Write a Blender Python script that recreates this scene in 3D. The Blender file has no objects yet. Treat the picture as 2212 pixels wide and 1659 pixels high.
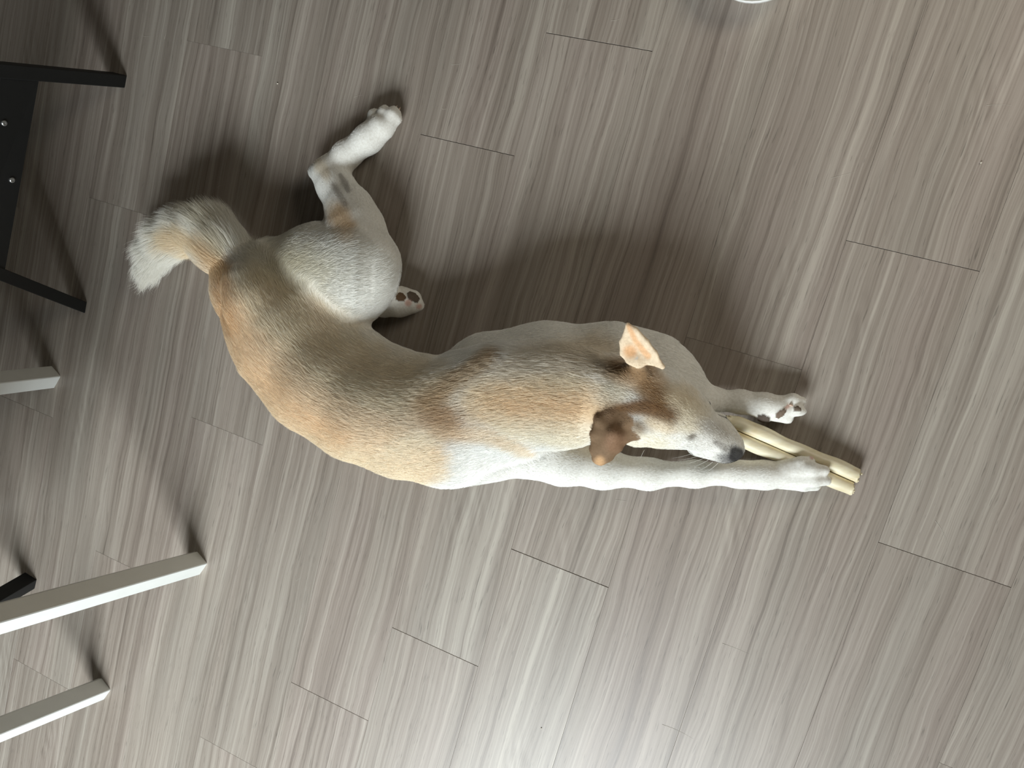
import bpy, math, random
import numpy as np
from mathutils import Matrix, Vector

random.seed(7)
rng = np.random.default_rng(11)
scene = bpy.context.scene
COL = scene.collection

# ------------------------------------------------------------------ camera
FPX = 1584.8
RM = np.array([[0.94675831, -0.02642958, 0.32085851],
               [0.0, 0.99662464, 0.08209341],
               [-0.32194519, -0.07772262, 0.94356266]])
CAMH = 1.26184
CAM = np.array([0, 0, CAMH])
cd = bpy.data.cameras.new('camera')
cd.sensor_fit = 'HORIZONTAL'; cd.sensor_width = 36.0
cd.lens = 36.0 * FPX / 2212
cd.clip_start = 0.01
cam = bpy.data.objects.new('camera', cd); COL.objects.link(cam)
m = Matrix([list(RM[i]) + [float(CAM[i])] for i in range(3)] + [[0, 0, 0, 1]])
cam.matrix_world = m
scene.camera = cam

# ------------------------------------------------------------------ world, lights, exposure
w = bpy.data.worlds.new('world'); scene.world = w; w.use_nodes = True
bg = w.node_tree.nodes['Background']
bg.inputs['Color'].default_value = (1.0, 0.95, 0.80, 1)
bg.inputs['Strength'].default_value = 0.035
def area(name, loc, target, sx, sy, power, color):
    ld = bpy.data.lights.new(name, 'AREA'); ld.shape = 'RECTANGLE'; ld.size = sx; ld.size_y = sy
    ld.energy = power; ld.color = color
    o = bpy.data.objects.new(name, ld); COL.objects.link(o)
    o.location = loc
    o.rotation_euler = (Vector(target) - Vector(loc)).to_track_quat('-Z', 'Y').to_euler()
    return o
area('window_daylight', (-0.80, -2.55, 1.92), (-1.1, 0.0, 0.1), 1.6, 1.2, 150, (0.90, 0.97, 1.0))
rl = area('room_light', (1.45, 1.05, 1.35), (0.42, 0.42, 0.0), 0.8, 0.8, 4.6, (1.0, 0.93, 0.80))
rl.data.spread = math.radians(85)
scene.view_settings.view_transform = 'Standard'
scene.view_settings.look = 'None'
scene.view_settings.gamma = 1.0
scene.view_settings.use_curve_mapping = False
scene.view_settings.exposure = 0.0

# ------------------------------------------------------------------ helpers
def P(px, py, z=0.0):
    """world point at height z seen at this place of the 2212x1659 frame"""
    d = RM @ np.array([(px - 1106) / FPX, -(py - 829.5) / FPX, -1.0])
    return CAM + d * (z - CAMH) / d[2]
def rad(px, py, z, r):
    a = P(px, py, z)
    return 0.5 * (np.linalg.norm(P(px + r, py, z) - a) + np.linalg.norm(P(px, py + r, z) - a))
def proj(p):
    q = (np.asarray(p, dtype=np.float64) - CAM) @ RM
    return np.stack([1106 + FPX * q[..., 0] / -q[..., 2], 829.5 - FPX * q[..., 1] / -q[..., 2]], -1)
def srgb(r, g, b):
    f = lambda c: ((c / 255 + 0.055) / 1.055) ** 2.4 if c > 10 else c / 255 / 12.92
    return (f(r), f(g), f(b))
def tag(o, label=None, cat=None, group=None, kind=None):
    if label: o['label'] = label
    if cat: o['category'] = cat
    if group: o['group'] = group
    if kind: o['kind'] = kind
    return o
def empty(name, loc=(0, 0, 0)):
    o = bpy.data.objects.new(name, None); COL.objects.link(o); o.location = loc
    o.empty_display_size = 0.05
    return o
def mesh_obj(name, verts, faces, mat=None, parent=None, smooth=False, loc=None):
    me = bpy.data.meshes.new(name)
    me.from_pydata([tuple(map(float, v)) for v in verts], [], [tuple(map(int, f)) for f in faces])
    me.validate(); me.update()
    if smooth: me.polygons.foreach_set('use_smooth', [True] * len(me.polygons))
    o = bpy.data.objects.new(name, me); COL.objects.link(o)
    if mat: me.materials.append(mat)
    if parent:
        o.parent = parent
        if loc is not None: o.location = loc
    elif loc is not None: o.location = loc
    return o
def bevel(o, width, seg=2):
    b = o.modifiers.new('bevel', 'BEVEL'); b.width = width; b.segments = seg; b.limit_method = 'ANGLE'
    b.harden_normals = False
    return o
def beam(bottom, top):
    """prism between two polygons (same vertex count)"""
    n = len(bottom); v = list(bottom) + list(top)
    f = [tuple(range(n))[::-1], tuple(range(n, 2 * n))]
    for i in range(n):
        j = (i + 1) % n
        f.append((i, j, n + j, n + i))
    return v, f

# ------------------------------------------------------------------ materials
class NT:
    def __init__(s, name):
        s.mat = bpy.data.materials.new(name); s.mat.use_nodes = True
        s.t = s.mat.node_tree; s.n = s.t.nodes; s.b = s.n['Principled BSDF']
    def add(s, typ, **kw):
        n = s.n.new(typ)
        for k, v in kw.items(): setattr(n, k, v)
        return n
    def link(s, a, b): s.t.links.new(a, b)
    def math(s, op, a, b=None, clamp=False):
        n = s.add('ShaderNodeMath', operation=op); n.use_clamp = clamp
        for i, x in enumerate((a, b)):
            if x is None: continue
            if isinstance(x, (int, float)): n.inputs[i].default_value = x
            else: s.link(x, n.inputs[i])
        return n.outputs[0]
    def noise(s, vec, scale=1, detail=2, rough=0.5, dist=0.0):
        n = s.add('ShaderNodeTexNoise'); s.link(vec, n.inputs['Vector'])
        n.inputs['Scale'].default_value = scale; n.inputs['Detail'].default_value = detail
        n.inputs['Roughness'].default_value = rough; n.inputs['Distortion'].default_value = dist
        return n.outputs['Fac']
    def scalevec(s, vec, sc, off=None):
        m_ = s.add('ShaderNodeMapping'); s.link(vec, m_.inputs['Vector']); m_.inputs['Scale'].default_value = sc
        if off is not None: s.link(off, m_.inputs['Location'])
        return m_.outputs['Vector']
    def ramp(s, fac, stops):
        r = s.add('ShaderNodeValToRGB'); s.link(fac, r.inputs['Fac'])
        el = r.color_ramp.elements
        while len(el) < len(stops): el.new(0.5)
        for e, (p, c) in zip(el, stops):
            e.position = p; e.color = (*c, 1) if len(c) == 3 else c
        return r.outputs['Color']
    def mix(s, fac, a, b, mode='MIX'):
        n = s.add('ShaderNodeMix', data_type='RGBA', blend_type=mode)
        for i, x in ((0, fac), (6, a), (7, b)):
            if isinstance(x, (int, float)): n.inputs[i].default_value = x
            elif isinstance(x, tuple): n.inputs[i].default_value = (*x, 1)
            else: s.link(x, n.inputs[i])
        return n.outputs[2]

def plank_material():
    s = NT('oak_vinyl_plank')
    tc = s.add('ShaderNodeTexCoord').outputs['Object']
    oi = s.add('ShaderNodeObjectInfo').outputs['Random']
    off = s.add('ShaderNodeCombineXYZ')
    s.link(s.math('MULTIPLY', oi, 37.0), off.inputs[0]); s.link(s.math('MULTIPLY', oi, 91.0), off.inputs[1])
    s.link(s.math('MULTIPLY', oi, 13.0), off.inputs[2])
    off = off.outputs[0]
    # slow wander of the grain
    wob = s.noise(s.scalevec(tc, (5, 2.2, 1), off), 1, 3, 0.55)
    wx = s.math('MULTIPLY', s.math('SUBTRACT', wob, 0.5), 0.034)
    sep = s.add('ShaderNodeSeparateXYZ'); s.link(tc, sep.inputs[0])
    cmb = s.add('ShaderNodeCombineXYZ')
    s.link(s.math('ADD', sep.outputs[0], wx), cmb.inputs[0]); s.link(sep.outputs[1], cmb.inputs[1])
    v = cmb.outputs[0]
    broad = s.noise(s.scalevec(v, (30, 0.42, 1), off), 1, 2, 0.5)
    mid = s.noise(s.scalevec(v, (95, 0.95, 1), off), 1, 4, 0.62, 0.15)
    fine = s.noise(s.scalevec(v, (340, 3.0, 1), off), 1, 3, 0.65)
    pore = s.noise(s.scalevec(v, (560, 22, 1), off), 1, 2, 0.6)
    tone = s.noise(s.scalevec(tc, (9, 1.0, 1), off), 1, 1, 0.5)
    # cathedral rings in some places
    wv = s.add('ShaderNodeTexWave', wave_type='RINGS', rings_direction='Z', wave_profile='SIN')
    s.link(s.scalevec(v, (15, 2.2, 1), off), wv.inputs['Vector'])
    wv.inputs['Scale'].default_value = 2.6; wv.inputs['Distortion'].default_value = 4.5
    wv.inputs['Detail'].default_value = 3; wv.inputs['Detail Scale'].default_value = 1.4
    rmask = s.ramp(s.noise(s.scalevec(tc, (10, 3.0, 1), off), 1, 1, 0.5), [(0.66, (0, 0, 0)), (0.76, (1, 1, 1))])
    fac = s.math('ADD', s.math('MULTIPLY', broad, 0.38), s.math('MULTIPLY', mid, 0.62))
    fac = s.math('ADD', fac, s.math('MULTIPLY', s.math('SUBTRACT', fine, 0.5), 0.40))
    fac = s.math('ADD', fac, s.math('MULTIPLY', s.math('MULTIPLY', s.math('SUBTRACT', wv.outputs['Fac'], 0.5), rmask), 0.09))
    fac = s.math('ADD', fac, s.math('MULTIPLY', s.math('SUBTRACT', oi, 0.5), 0.05))
    base = s.ramp(fac, [(0.29, srgb(118, 109, 100)), (0.43, srgb(143, 134, 124)), (0.54, srgb(157, 149, 139)), (0.70, srgb(180, 173, 162))])
    tint = s.ramp(tone, [(0.35, srgb(194, 183, 180)), (0.5, srgb(188, 184, 176)), (0.65, srgb(182, 186, 180))])
    base = s.mix(0.32, base, tint, 'MULTIPLY')
    base = s.mix(1.0, base, (1.13, 1.105, 1.105), 'MULTIPLY')
    pm = s.ramp(pore, [(0.30, (0.55, 0.55, 0.54)), (0.36, (1, 1, 1))])
    base = s.mix(0.8, base, pm, 'MULTIPLY')
    # long thin dark veins
    vein = s.ramp(s.noise(s.scalevec(v, (46, 0.55, 1), off), 1, 1, 0.4), [(0.490, (1, 1, 1)), (0.5, (0.80, 0.79, 0.78)), (0.512, (1, 1, 1))])
    base = s.mix(0.9, base, vein, 'MULTIPLY')
    s.link(base, s.b.inputs['Base Color'])
    ro = s.math('ADD', s.math('MULTIPLY', mid, 0.12), 0.36)
    s.link(ro, s.b.inputs['Roughness'])
    s.b.inputs['Specular IOR Level'].default_value = 0.5
    bp = s.add('ShaderNodeBump'); bp.inputs['Strength'].default_value = 0.12; bp.inputs['Distance'].default_value = 0.0006
    s.link(fine, bp.inputs['Height']); s.link(bp.outputs[0], s.b.inputs['Normal'])
    return s.mat

def simple(name, col, rough=0.5, noise_amt=0.06, nscale=40, metal=0.0, bump=0.0, spec=0.5):
    s = NT(name)
    tc = s.add('ShaderNodeTexCoord').outputs['Object']
    n = s.noise(tc, nscale, 3, 0.6)
    a = tuple(c * (1 - noise_amt) for c in col); b_ = tuple(min(1, c * (1 + noise_amt)) for c in col)
    s.link(s.ramp(n, [(0.3, a), (0.7, b_)]), s.b.inputs['Base Color'])
    s.b.inputs['Roughness'].default_value = rough; s.b.inputs['Metallic'].default_value = metal
    s.b.inputs['Specular IOR Level'].default_value = spec
    if bump:
        bp = s.add('ShaderNodeBump'); bp.inputs['Strength'].default_value = bump; bp.inputs['Distance'].default_value = 0.001
        s.link(n, bp.inputs['Height']); s.link(bp.outputs[0], s.b.inputs['Normal'])
    return s.mat

M_plank = plank_material()
M_gap = simple('dark_subfloor', srgb(38, 32, 28), 0.9)
M_white = simple('white_lacquered_wood', srgb(220, 222, 218), 0.42, 0.03, 25)
M_black = simple('black_painted_wood', srgb(9, 10, 9), 0.62, 0.25, 60, bump=0.2)
M_steel = simple('zinc_screw', srgb(190, 190, 188), 0.35, 0.05, 60, metal=0.8)
M_bowl = simple('white_glazed_ceramic', srgb(236, 236, 232), 0.15, 0.01, 10)
M_nose = simple('black_dog_nose', srgb(10, 9, 10), 0.5, 0.3, 900, bump=0.4, spec=0.2)
M_eye = simple('dark_eye', srgb(20, 14, 10), 0.08, 0.1, 40)
M_claw = simple('horn_claw', srgb(205, 178, 160), 0.4, 0.1, 200)
M_whisk = simple('white_whisker', srgb(235, 232, 225), 0.5, 0.02, 10)
M_shed = simple('shed_hair', srgb(190, 182, 168), 0.6, 0.05, 10)
M_crumb = simple('pale_crumb', srgb(215, 208, 192), 0.8, 0.1, 300)
def rawhide_mat():
    s = NT('rawhide')
    tc = s.add('ShaderNodeTexCoord').outputs['Object']
    n = s.noise(s.scalevec(tc, (14, 60, 60)), 1, 3, 0.6)
    s.link(s.ramp(n, [(0.3, srgb(214, 198, 160)), (0.6, srgb(234, 226, 198)), (0.8, srgb(240, 235, 214))]), s.b.inputs['Base Color'])
    s.b.inputs['Roughness'].default_value = 0.45
    s.b.inputs['Subsurface Weight'].default_value = 0.15
    s.b.inputs['Subsurface Radius'].default_value = (0.006, 0.004, 0.002)
    bp = s.add('ShaderNodeBump'); bp.inputs['Strength'].default_value = 0.3; bp.inputs['Distance'].default_value = 0.001
    s.link(n, bp.inputs['Height']); s.link(bp.outputs[0], s.b.inputs['Normal'])
    return s.mat
M_raw = rawhide_mat()
def coat_mat(name, hair):
    s = NT(name)
    a = s.add('ShaderNodeAttribute', attribute_name='coat')
    if hair:
        s.link(a.outputs['Color'], s.b.inputs['Base Color'])
        s.b.inputs['Roughness'].default_value = 0.6; s.b.inputs['Specular IOR Level'].default_value = 0.25
    else:
        tc = s.add('ShaderNodeTexCoord').outputs['Object']
        n = s.noise(tc, 260, 3, 0.6)
        c = s.mix(1.0, a.outputs['Color'], s.ramp(n, [(0.3, (0.82, 0.80, 0.77)), (0.7, (1, 1, 1))]), 'MULTIPLY')
        s.link(c, s.b.inputs['Base Color'])
        s.b.inputs['Roughness'].default_value = 0.75; s.b.inputs['Specular IOR Level'].default_value = 0.15
    return s.mat
M_coat = coat_mat('dog_skin_coat', False)
M_fur = coat_mat('dog_fur', True)

# ------------------------------------------------------------------ floor of planks
PW = 0.19; PL = 6.035 * PW; PSI = -0.277; U0 = -2.5782
E_ = np.array([math.cos(PSI), math.sin(PSI)]); N_ = np.array([-math.sin(PSI), math.cos(PSI)])
floor_root = mesh_obj('floor', [(-3.2, -2.1, -0.012), (1.9, -2.1, -0.012), (1.9, 2.1, -0.012), (-3.2, 2.1, -0.012),
                                (-3.2, -2.1, -0.006), (1.9, -2.1, -0.006), (1.9, 2.1, -0.006), (-3.2, 2.1, -0.006)],
                      [(3, 2, 1, 0), (4, 5, 6, 7), (0, 1, 5, 4), (1, 2, 6, 5), (2, 3, 7, 6), (3, 0, 4, 7)], M_gap)
tag(floor_root, kind='structure')
JV = {0: 2.007, -1: .891, -4: 1.301, 3: .826, -5: -.632, 1: -2.732, 4: -1.481, -3: -2.681, 2: -.286, -2: -6.337 + 0,
      -6: -3.35, 5: 2.95, -7: -1.0, -8: 0.9, -9: 2.4, -10: -2.2, -11: 1.6, -12: -.5, -13: 2.6, -14: .3, -15: -1.7, 6: 0.4, 7: -2.0, 8: 1.1, 9: -.8, 10: 2.5, 11: .2}
ENDGAP = {(0, 0): .0013, (-1, 0): .0011, (3, 0): .0009, (1, 0): .0014, (0, -1): .0011, (-1, -1): .0009, (4, 0): .0009}
plank_meshes = {}
def plank_mesh(w_, l_, g0, g1):
    key = (round(g0, 5), round(g1, 5))
    if key in plank_meshes: return plank_meshes[key]
    x0, x1 = -w_ / 2 + .00012, w_ / 2 - .00012
    y0, y1 = -l_ / 2 + g0, l_ / 2 - g1
    c = .0002
    v = [(x0, y0, -.006), (x1, y0, -.006), (x1, y1, -.006), (x0, y1, -.006),
         (x0, y0, -c), (x1, y0, -c), (x1, y1, -c), (x0, y1, -c),
         (x0 + c, y0 + c, 0), (x1 - c, y0 + c, 0), (x1 - c, y1 - c, 0), (x0 + c, y1 - c, 0)]
    f = [(3, 2, 1, 0), (8, 9, 10, 11)]
    for a in (0, 4):
        for i in range(4):
            j = (i + 1) % 4
            f.append((a + i, a + j, a + 4 + j, a + 4 + i))
    me = bpy.data.meshes.new('plank'); me.from_pydata(v, [], f); me.materials.append(M_plank)
    plank_meshes[key] = me
    return me
for k, v0 in JV.items():
    for r_ in range(-3, 3):
        lo, hi = v0 + r_ * 6.035, v0 + (r_ + 1) * 6.035
        cu, cv = (k + .5 + U0) * PW, (lo + hi) / 2 * PW
        c = E_ * cu + N_ * cv
        if abs(cv) > 2.6: continue
        g0 = ENDGAP.get((k, r_), .0003) * .45; g1 = ENDGAP.get((k, r_ + 1), .0003) * .45
        o = bpy.data.objects.new('plank', plank_mesh(PW, PL, g0, g1)); COL.objects.link(o)
        o.parent = floor_root; o.location = (c[0], c[1], 0)
        o.rotation_euler = (0, 0, PSI)

# ------------------------------------------------------------------ white chair (left edge)
def white_chair():
    u = np.array([-.745, .667]); v = np.array([-.63, -.776])
    s = .041
    tips = [(448, 1217), (131, 813), (239, 1490)]
    near = [P(*t)[:2] for t in tips]
    near.append(near[1] + near[2] - near[0])
    leans = [(-.05, .088), (-.002, -.036), (-.06, .104), (.02, .02)]
    base = sum(near) / 4
    root = empty('chair', (base[0], base[1], 0))
    tag(root, 'white painted wooden chair, its square legs reaching in from the left edge', 'chair')
    H = .47
    tops = []
    for c, l in zip(near, leans):
        q = [c - base, c - base + u * s, c - base + (u + v) * s, c - base + v * s]
        L = np.array(l)
        # small chamfer of corners
        poly = []
        for i in range(4):
            a, b_, d = q[i - 1], q[i], q[(i + 1) % 4]
            rr = .0015 if i == 0 else .006
            poly.append(b_ + (a - b_) / np.linalg.norm(a - b_) * rr)
            poly.append(b_ + (d - b_) / np.linalg.norm(d - b_) * rr)
        bot = [(p[0], p[1], 0) for p in poly]; top = [(p[0] + L[0] * H, p[1] + L[1] * H, H) for p in poly]
        tops.append(np.mean([t[:2] for t in top], axis=0))
        vv, ff = beam(bot, top)
        mesh_obj('leg', vv, ff, M_white, root)
    # seat: rounded-corner slab on the leg tops
    cs = np.mean(tops, axis=0)
    quad = [tops[i] for i in (0, 1, 3, 2)]
    quad = [q + (q - cs) / np.linalg.norm(q - cs) * .045 for q in quad]  # out-of-view overhang, widened to shade more of the floor
    poly = []
    for i in range(4):
        a, b_, d = quad[i - 1], quad[i], quad[(i + 1) % 4]
        for t in np.linspace(0, 1, 5):
            p0 = b_ + (a - b_) * .09; p2 = b_ + (d - b_) * .09
            poly.append((1 - t) ** 2 * p0 + 2 * t * (1 - t) * b_ + t * t * p2)
    vv, ff = beam([(p[0], p[1], H) for p in poly], [(p[0], p[1], H + .028) for p in poly])
    bevel(mesh_obj('seat', vv, ff, M_white, root), .005)
    # aprons between neighbouring legs
    for i, j in ((0, 1), (1, 3), (3, 2), (2, 0)):
        a, b_ = tops[i], tops[j]; t = (b_ - a) / np.linalg.norm(b_ - a); n = np.array([-t[1], t[0]]) * .009
        a = a + t * .018; b_ = b_ - t * .018
        pl = [a + n, a - n, b_ - n, b_ + n]
        vv, ff = beam([(p[0], p[1], H - .05) for p in pl], [(p[0], p[1], H) for p in pl])
        mesh_obj('apron', vv, ff, M_white, root)
    # unseen backrest, added to shade the floor beyond, above the side nearest the dog: two posts, top rail and three slats
    a, b_ = tops[0], tops[1]; t = (b_ - a) / np.linalg.norm(b_ - a); n = np.array([-t[1], t[0]]) * .010
    def bar(name, p, q, z0, z1, nn=n, dz=0):
        pl = [p + nn, p - nn, q - nn, q + nn]
        vv, ff = beam([(x[0], x[1], z0) for x in pl], [(x[0], x[1], z1) for x in pl])
        bevel(mesh_obj(name, vv, ff, M_white, root), .002)
    for c in (a, b_): bar('added_back_post', c - t * .018, c + t * .018, H + .028, .90, n * 1.6)
    bar('added_back_rail', a + t * .02, b_ - t * .02, .83, .90)
    for k in range(3):
        bar('added_back_slat', a + t * .02, b_ - t * .02, .56 + k * .09, .60 + k * .09)
    return root
white_chair()

# ------------------------------------------------------------------ black trestles (left edge)
def leg_bar(tip, lean, along, across, la, lc, H, parent, base):
    """bar whose foot is cut flat on the floor; tip = visible foot corner"""
    a = np.array(along) * la; c = np.array(across) * lc
    q = [tip, tip + a, tip + a + c, tip + c]
    bot = [(p[0] - base[0], p[1] - base[1], 0) for p in q]
    top = [(b[0] + lean[0] * H, b[1] + lean[1] * H, H) for b in bot]
    vv, ff = beam(bot, top)
    return bevel(mesh_obj('leg', vv, ff, M_black, parent), .0015, 2)
def trestle(tipA, tipB, leanA, leanB, label, board=True):
    tipA = np.array(tipA); tipB = np.array(tipB)
    base = (tipA + tipB) / 2
    root = empty('trestle', (base[0], base[1], 0))
    tag(root, label, 'trestle')
    H = .66
    d = (tipA - tipB) / np.linalg.norm(tipA - tipB)          # towards the A foot
    side = np.array([-abs(d[1]), d[0] * np.sign(d[1])])      # away from the camera, towards -x
    lw, lt = .026, .040
    leg_bar(tipA, leanA, d, side, lw, lt, H, root, base)
    leg_bar(tipB, leanB, d, side, lw, lt, H, root, base)
    def pt(tip, lean, z): return np.array([tip[0] + lean[0] * z - base[0], tip[1] + lean[1] * z - base[1], z])
    if board:
        z0, z1 = .185, .258
        a0, a1 = pt(tipA, leanA, z0), pt(tipA, leanA, z1)
        b0, b1 = pt(tipB, leanB, z0), pt(tipB, leanB, z1)
        dd = np.array([d[0], d[1], 0]) * (lw * .3)
        sd = np.array([side[0], side[1], 0]) * .018
        q0 = [a0 + dd, b0 + dd * 2.5, b0 + dd * 2.5 + sd, a0 + dd + sd]
        q1 = [a1 + dd, b1 + dd * 2.5, b1 + dd * 2.5 + sd, a1 + dd + sd]
        off = np.array([side[0], side[1], 0]) * .004
        vv, ff = beam([p + off for p in q0], [p + off for p in q1])
        cb = bevel(mesh_obj('crossboard', vv, ff, M_black, root), .001, 1)
        for (spx, spy) in ((26, 389), (9, 266)):
            # screw head on the camera side of the board
            nrm = -np.array([side[0], side[1], 0]); nrm /= np.linalg.norm(nrm)
            o3 = np.array([base[0], base[1], 0]) + q0[0] + off
            dr = RM @ np.array([(spx - 1106) / FPX, -(spy - 829.5) / FPX, -1.0])
            # board faces are sheared a little: solve with the face through three corners
            e1 = (q0[1] - q0[0]); e2 = (q1[0] - q0[0]); nn = np.cross(e1, e2); nn /= np.linalg.norm(nn)
            if nn @ dr > 0: nn = -nn
            t = ((o3 - CAM) @ nn) / (dr @ nn)
            c = CAM + dr * t - np.array([base[0], base[1], 0])
            t1 = e1 / np.linalg.norm(e1); t2 = np.cross(nn, t1)
            vs, fs = [], []
            rings = [(.0052, -.002), (.0052, .0012), (.0042, .0022), (.0018, .0022), (.0016, .0008)]
            for (r_, h_) in rings:
                for i in range(14):
                    an = i / 14 * 2 * math.pi
                    vs.append(c + t1 * r_ * math.cos(an) + t2 * r_ * math.sin(an) + nn * h_)
            for a in range(len(rings) - 1):
                for i in range(14):
                    j = (i + 1) % 14
                    fs.append((a * 14 + i, a * 14 + j, (a + 1) * 14 + j, (a + 1) * 14 + i))
            fs.append(tuple((len(rings) - 1) * 14 + i for i in range(14)))
            sc_ = mesh_obj('screw', vs, fs, M_steel, cb); tag(sc_, 'round silver screw head')
    # top rail
    a = pt(tipA, leanA, H); b_ = pt(tipB, leanB, H)
    ctr = (a + b_)[:2] / 2; n2 = side * .03; d2 = d * (abs((a - b_)[:2] @ d) / 2 + .03)
    pl = [ctr + d2 - n2, ctr - d2 - n2, ctr - d2 + n2 * 2, ctr + d2 + n2 * 2]
    vv, ff = beam([(p[0], p[1], H) for p in pl], [(p[0], p[1], H + .03) for p in pl])
    bevel(mesh_obj('top_rail', vv, ff, M_black, root), .002, 1)
    return root
trestle(P(270, 190)[:2], P(184, 677)[:2], (-.076, -.222), (.02, .321),
        'black wooden trestle with two splayed legs and a screwed crossboard, upper left')
trestle(P(75, 1272)[:2], np.array([-1.83, -1.13]), (-.06, -.25), (.02, .30),
        'black wooden foot at the left edge, mostly hidden behind the longest white leg', board=False)

# ------------------------------------------------------------------ white bowl (cut by the top edge)
def bowl():
    R = .082
    p = P(1641, 4.5, .045)
    c = (p[0], p[1] + R, 0)
    prof = [(.0, .004), (.052, .004), (.056, 0), (.060, 0), (.062, .004), (.078, .030), (R, .0445), (.0815, .0465), (.0795, .046), (.074, .030), (.058, .010), (.0, .008)]
    n = 48; v = []; f = []
    for r_, z in prof:
        for i in range(n):
            a = 2 * math.pi * i / n
            v.append((r_ * math.cos(a), r_ * math.sin(a), z))
    for a in range(len(prof) - 1):
        for i in range(n):
            j = (i + 1) % n
            f.append((a * n + i, a * n + j, (a + 1) * n + j, (a + 1) * n + i))
    o = mesh_obj('bowl', v, f, M_bowl, smooth=True, loc=c)
    tag(o, 'round white bowl on the floor, only its rim showing at the top edge', 'bowl')
bowl()

# ------------------------------------------------------------------ rawhide chew
def rawhide():
    A = P(1566, 918, .050); B = P(1848, 1042, .0145)
    ax = B - A; L = np.linalg.norm(ax); ax /= L
    up = np.array([0, 0, 1.0]); sd = np.cross(ax, up); sd /= np.linalg.norm(sd); up = np.cross(sd, ax)
    # one sheet rolled from both sides: two spirals joined underneath
    def spiral(sign):
        pts = []
        T = 2.35 * 2 * math.pi
        for i in range(64):
            t = i / 63
            r_ = .0042 + (.0118 - .0042) * t
            a = sign * T * (t - 1) - sign * 0.0 + math.pi * 1.5
            pts.append((sign * -.0102 + r_ * math.cos(a), r_ * math.sin(a)))
        return pts
    sheet = spiral(1)[:] + spiral(-1)[::-1]
    sheet = np.array(sheet)
    # thickness
    d = np.gradient(sheet, axis=0); nrm = np.stack([-d[:, 1], d[:, 0]], 1); nrm /= np.linalg.norm(nrm, axis=1)[:, None] + 1e-9
    th = .0009
    loop = np.concatenate([sheet + nrm * th, (sheet - nrm * th)[::-1]])
    nl = len(loop); NS = 44; v = []; f = []
    r2 = np.random.default_rng(3)
    for s_ in range(NS):
        t = s_ / (NS - 1)
        sc = 1 + .05 * math.sin(t * 9) + .03 * math.sin(t * 23 + 1)
        pin = 1 - .22 * math.exp(-(t / .06) ** 2)
        sag = -.002 * math.sin(t * math.pi)
        for j, (x, y) in enumerate(loop):
            e = 0
            if s_ == NS - 1: e = .003 * math.sin(j * .21) + r2.uniform(-.0012, .0012)
            if s_ == 0: e = .004 * math.sin(j * .33) + r2.uniform(-.002, .002)
            p = A + ax * (t * L + e) + sd * x * sc * pin + up * (y * sc * pin + sag)
            v.append(p)
    for s_ in range(NS - 1):
        for j in range(nl):
            k = (j + 1) % nl
            f.append((s_ * nl + j, s_ * nl + k, (s_ + 1) * nl + k, (s_ + 1) * nl + j))
    # end strips of the sheet
    h = nl // 2
    for s_ in (0, NS - 1):
        for j in range(h - 1):
            a, b_, c, d_ = s_ * nl + j, s_ * nl + j + 1, s_ * nl + nl - 2 - j, s_ * nl + nl - 1 - j
            f.append((a, b_, c, d_) if s_ == 0 else (d_, c, b_, a))
    v = np.array(v); mn = v[:, 2].min()
    base = np.array([B[0], B[1], 0])
    root = empty('rawhide_chew', tuple(base))
    tag(root, 'cream double-rolled rawhide chew held under the outstretched front paw', 'dog chew')
    mesh_obj('roll', v - base, f, M_raw, root, smooth=True)
    # chewed crumbs of hide at both ends
    vs, fs = [], []
    for k in range(16):
        end = k % 2
        c = (A if end == 0 else B) + ax * (r2.uniform(-.004, .001) if end == 0 else r2.uniform(-.001, .003)) + sd * r2.uniform(-.02, .02) + up * r2.uniform(.002, .010)
        rr = r2.uniform(.0012, .0026); o0 = len(vs)
        for dx, dy, dz in ((1, 0, 0), (-1, 0, 0), (0, 1, 0), (0, -1, 0), (0, 0, 1), (0, 0, -1)):
            vs.append(c - base + rr * np.array([dx, dy, dz]) * r2.uniform(.7, 1.5, 3))
        for a, b_, c_ in ((0, 2, 4), (2, 1, 4), (1, 3, 4), (3, 0, 4), (2, 0, 5), (1, 2, 5), (3, 1, 5), (0, 3, 5)):
            fs.append((o0 + a, o0 + b_, o0 + c_))
    fr = mesh_obj('frayed_end', vs, fs, M_raw, root, smooth=True); tag(fr, 'chewed frayed ends of the hide', kind='stuff')
    return root
rawhide()

# ------------------------------------------------------------------ the dog: one implicit surface
PR = []       # (kind, a, b, ra, rb, s, k, tag, group)
def chain(pts, k, tg, grp=0):
    q = []
    for p in pts:
        px, py, z, r = p[:4]; s = p[4] if len(p) > 4 else 1.0
        q.append((P(px, py, z), rad(px, py, z, r), s))
    if len(q) == 1: q = q * 2
    for (a, ra, sa), (b, rb, sb) in zip(q[:-1], q[1:]):
        PR.append(('c', a, b, ra, rb, (sa + sb) / 2, k, tg, grp))
def tri(pts, r, k, tg, grp=0):
    PR.append(('t', [P(*p) for p in pts], None, r, r, 1.0, k, tg, grp))

# torso, from rump to shoulders
chain([(545, 628, .088, 83, .95), (625, 708, .078, 131, .60), (690, 800, .084, 125, .66), (780, 862, .090, 121, .72),
       (876, 898, .098, 121, .80), (972, 910, .106, 128, .85)], .03, 'torso')
chain([(975, 905, .11, 110, .95), (1075, 875, .10, 112, .85), (1170, 850, .09, 110, .8)], .04, 'chest')
chain([(534, 618, .150, 40), (550, 660, .152, 42), (608, 738, .138, 52), (688, 828, .135, 58), (792, 890, .140, 58), (900, 912, .145, 60)], .045, 'torso')
# neck
chain([(990, 883, .152, 90, .64), (1100, 860, .160, 103, .62), (1215, 856, .164, 100, .64), (1315, 856, .166, 87, .74)], .03, 'neck')
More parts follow.
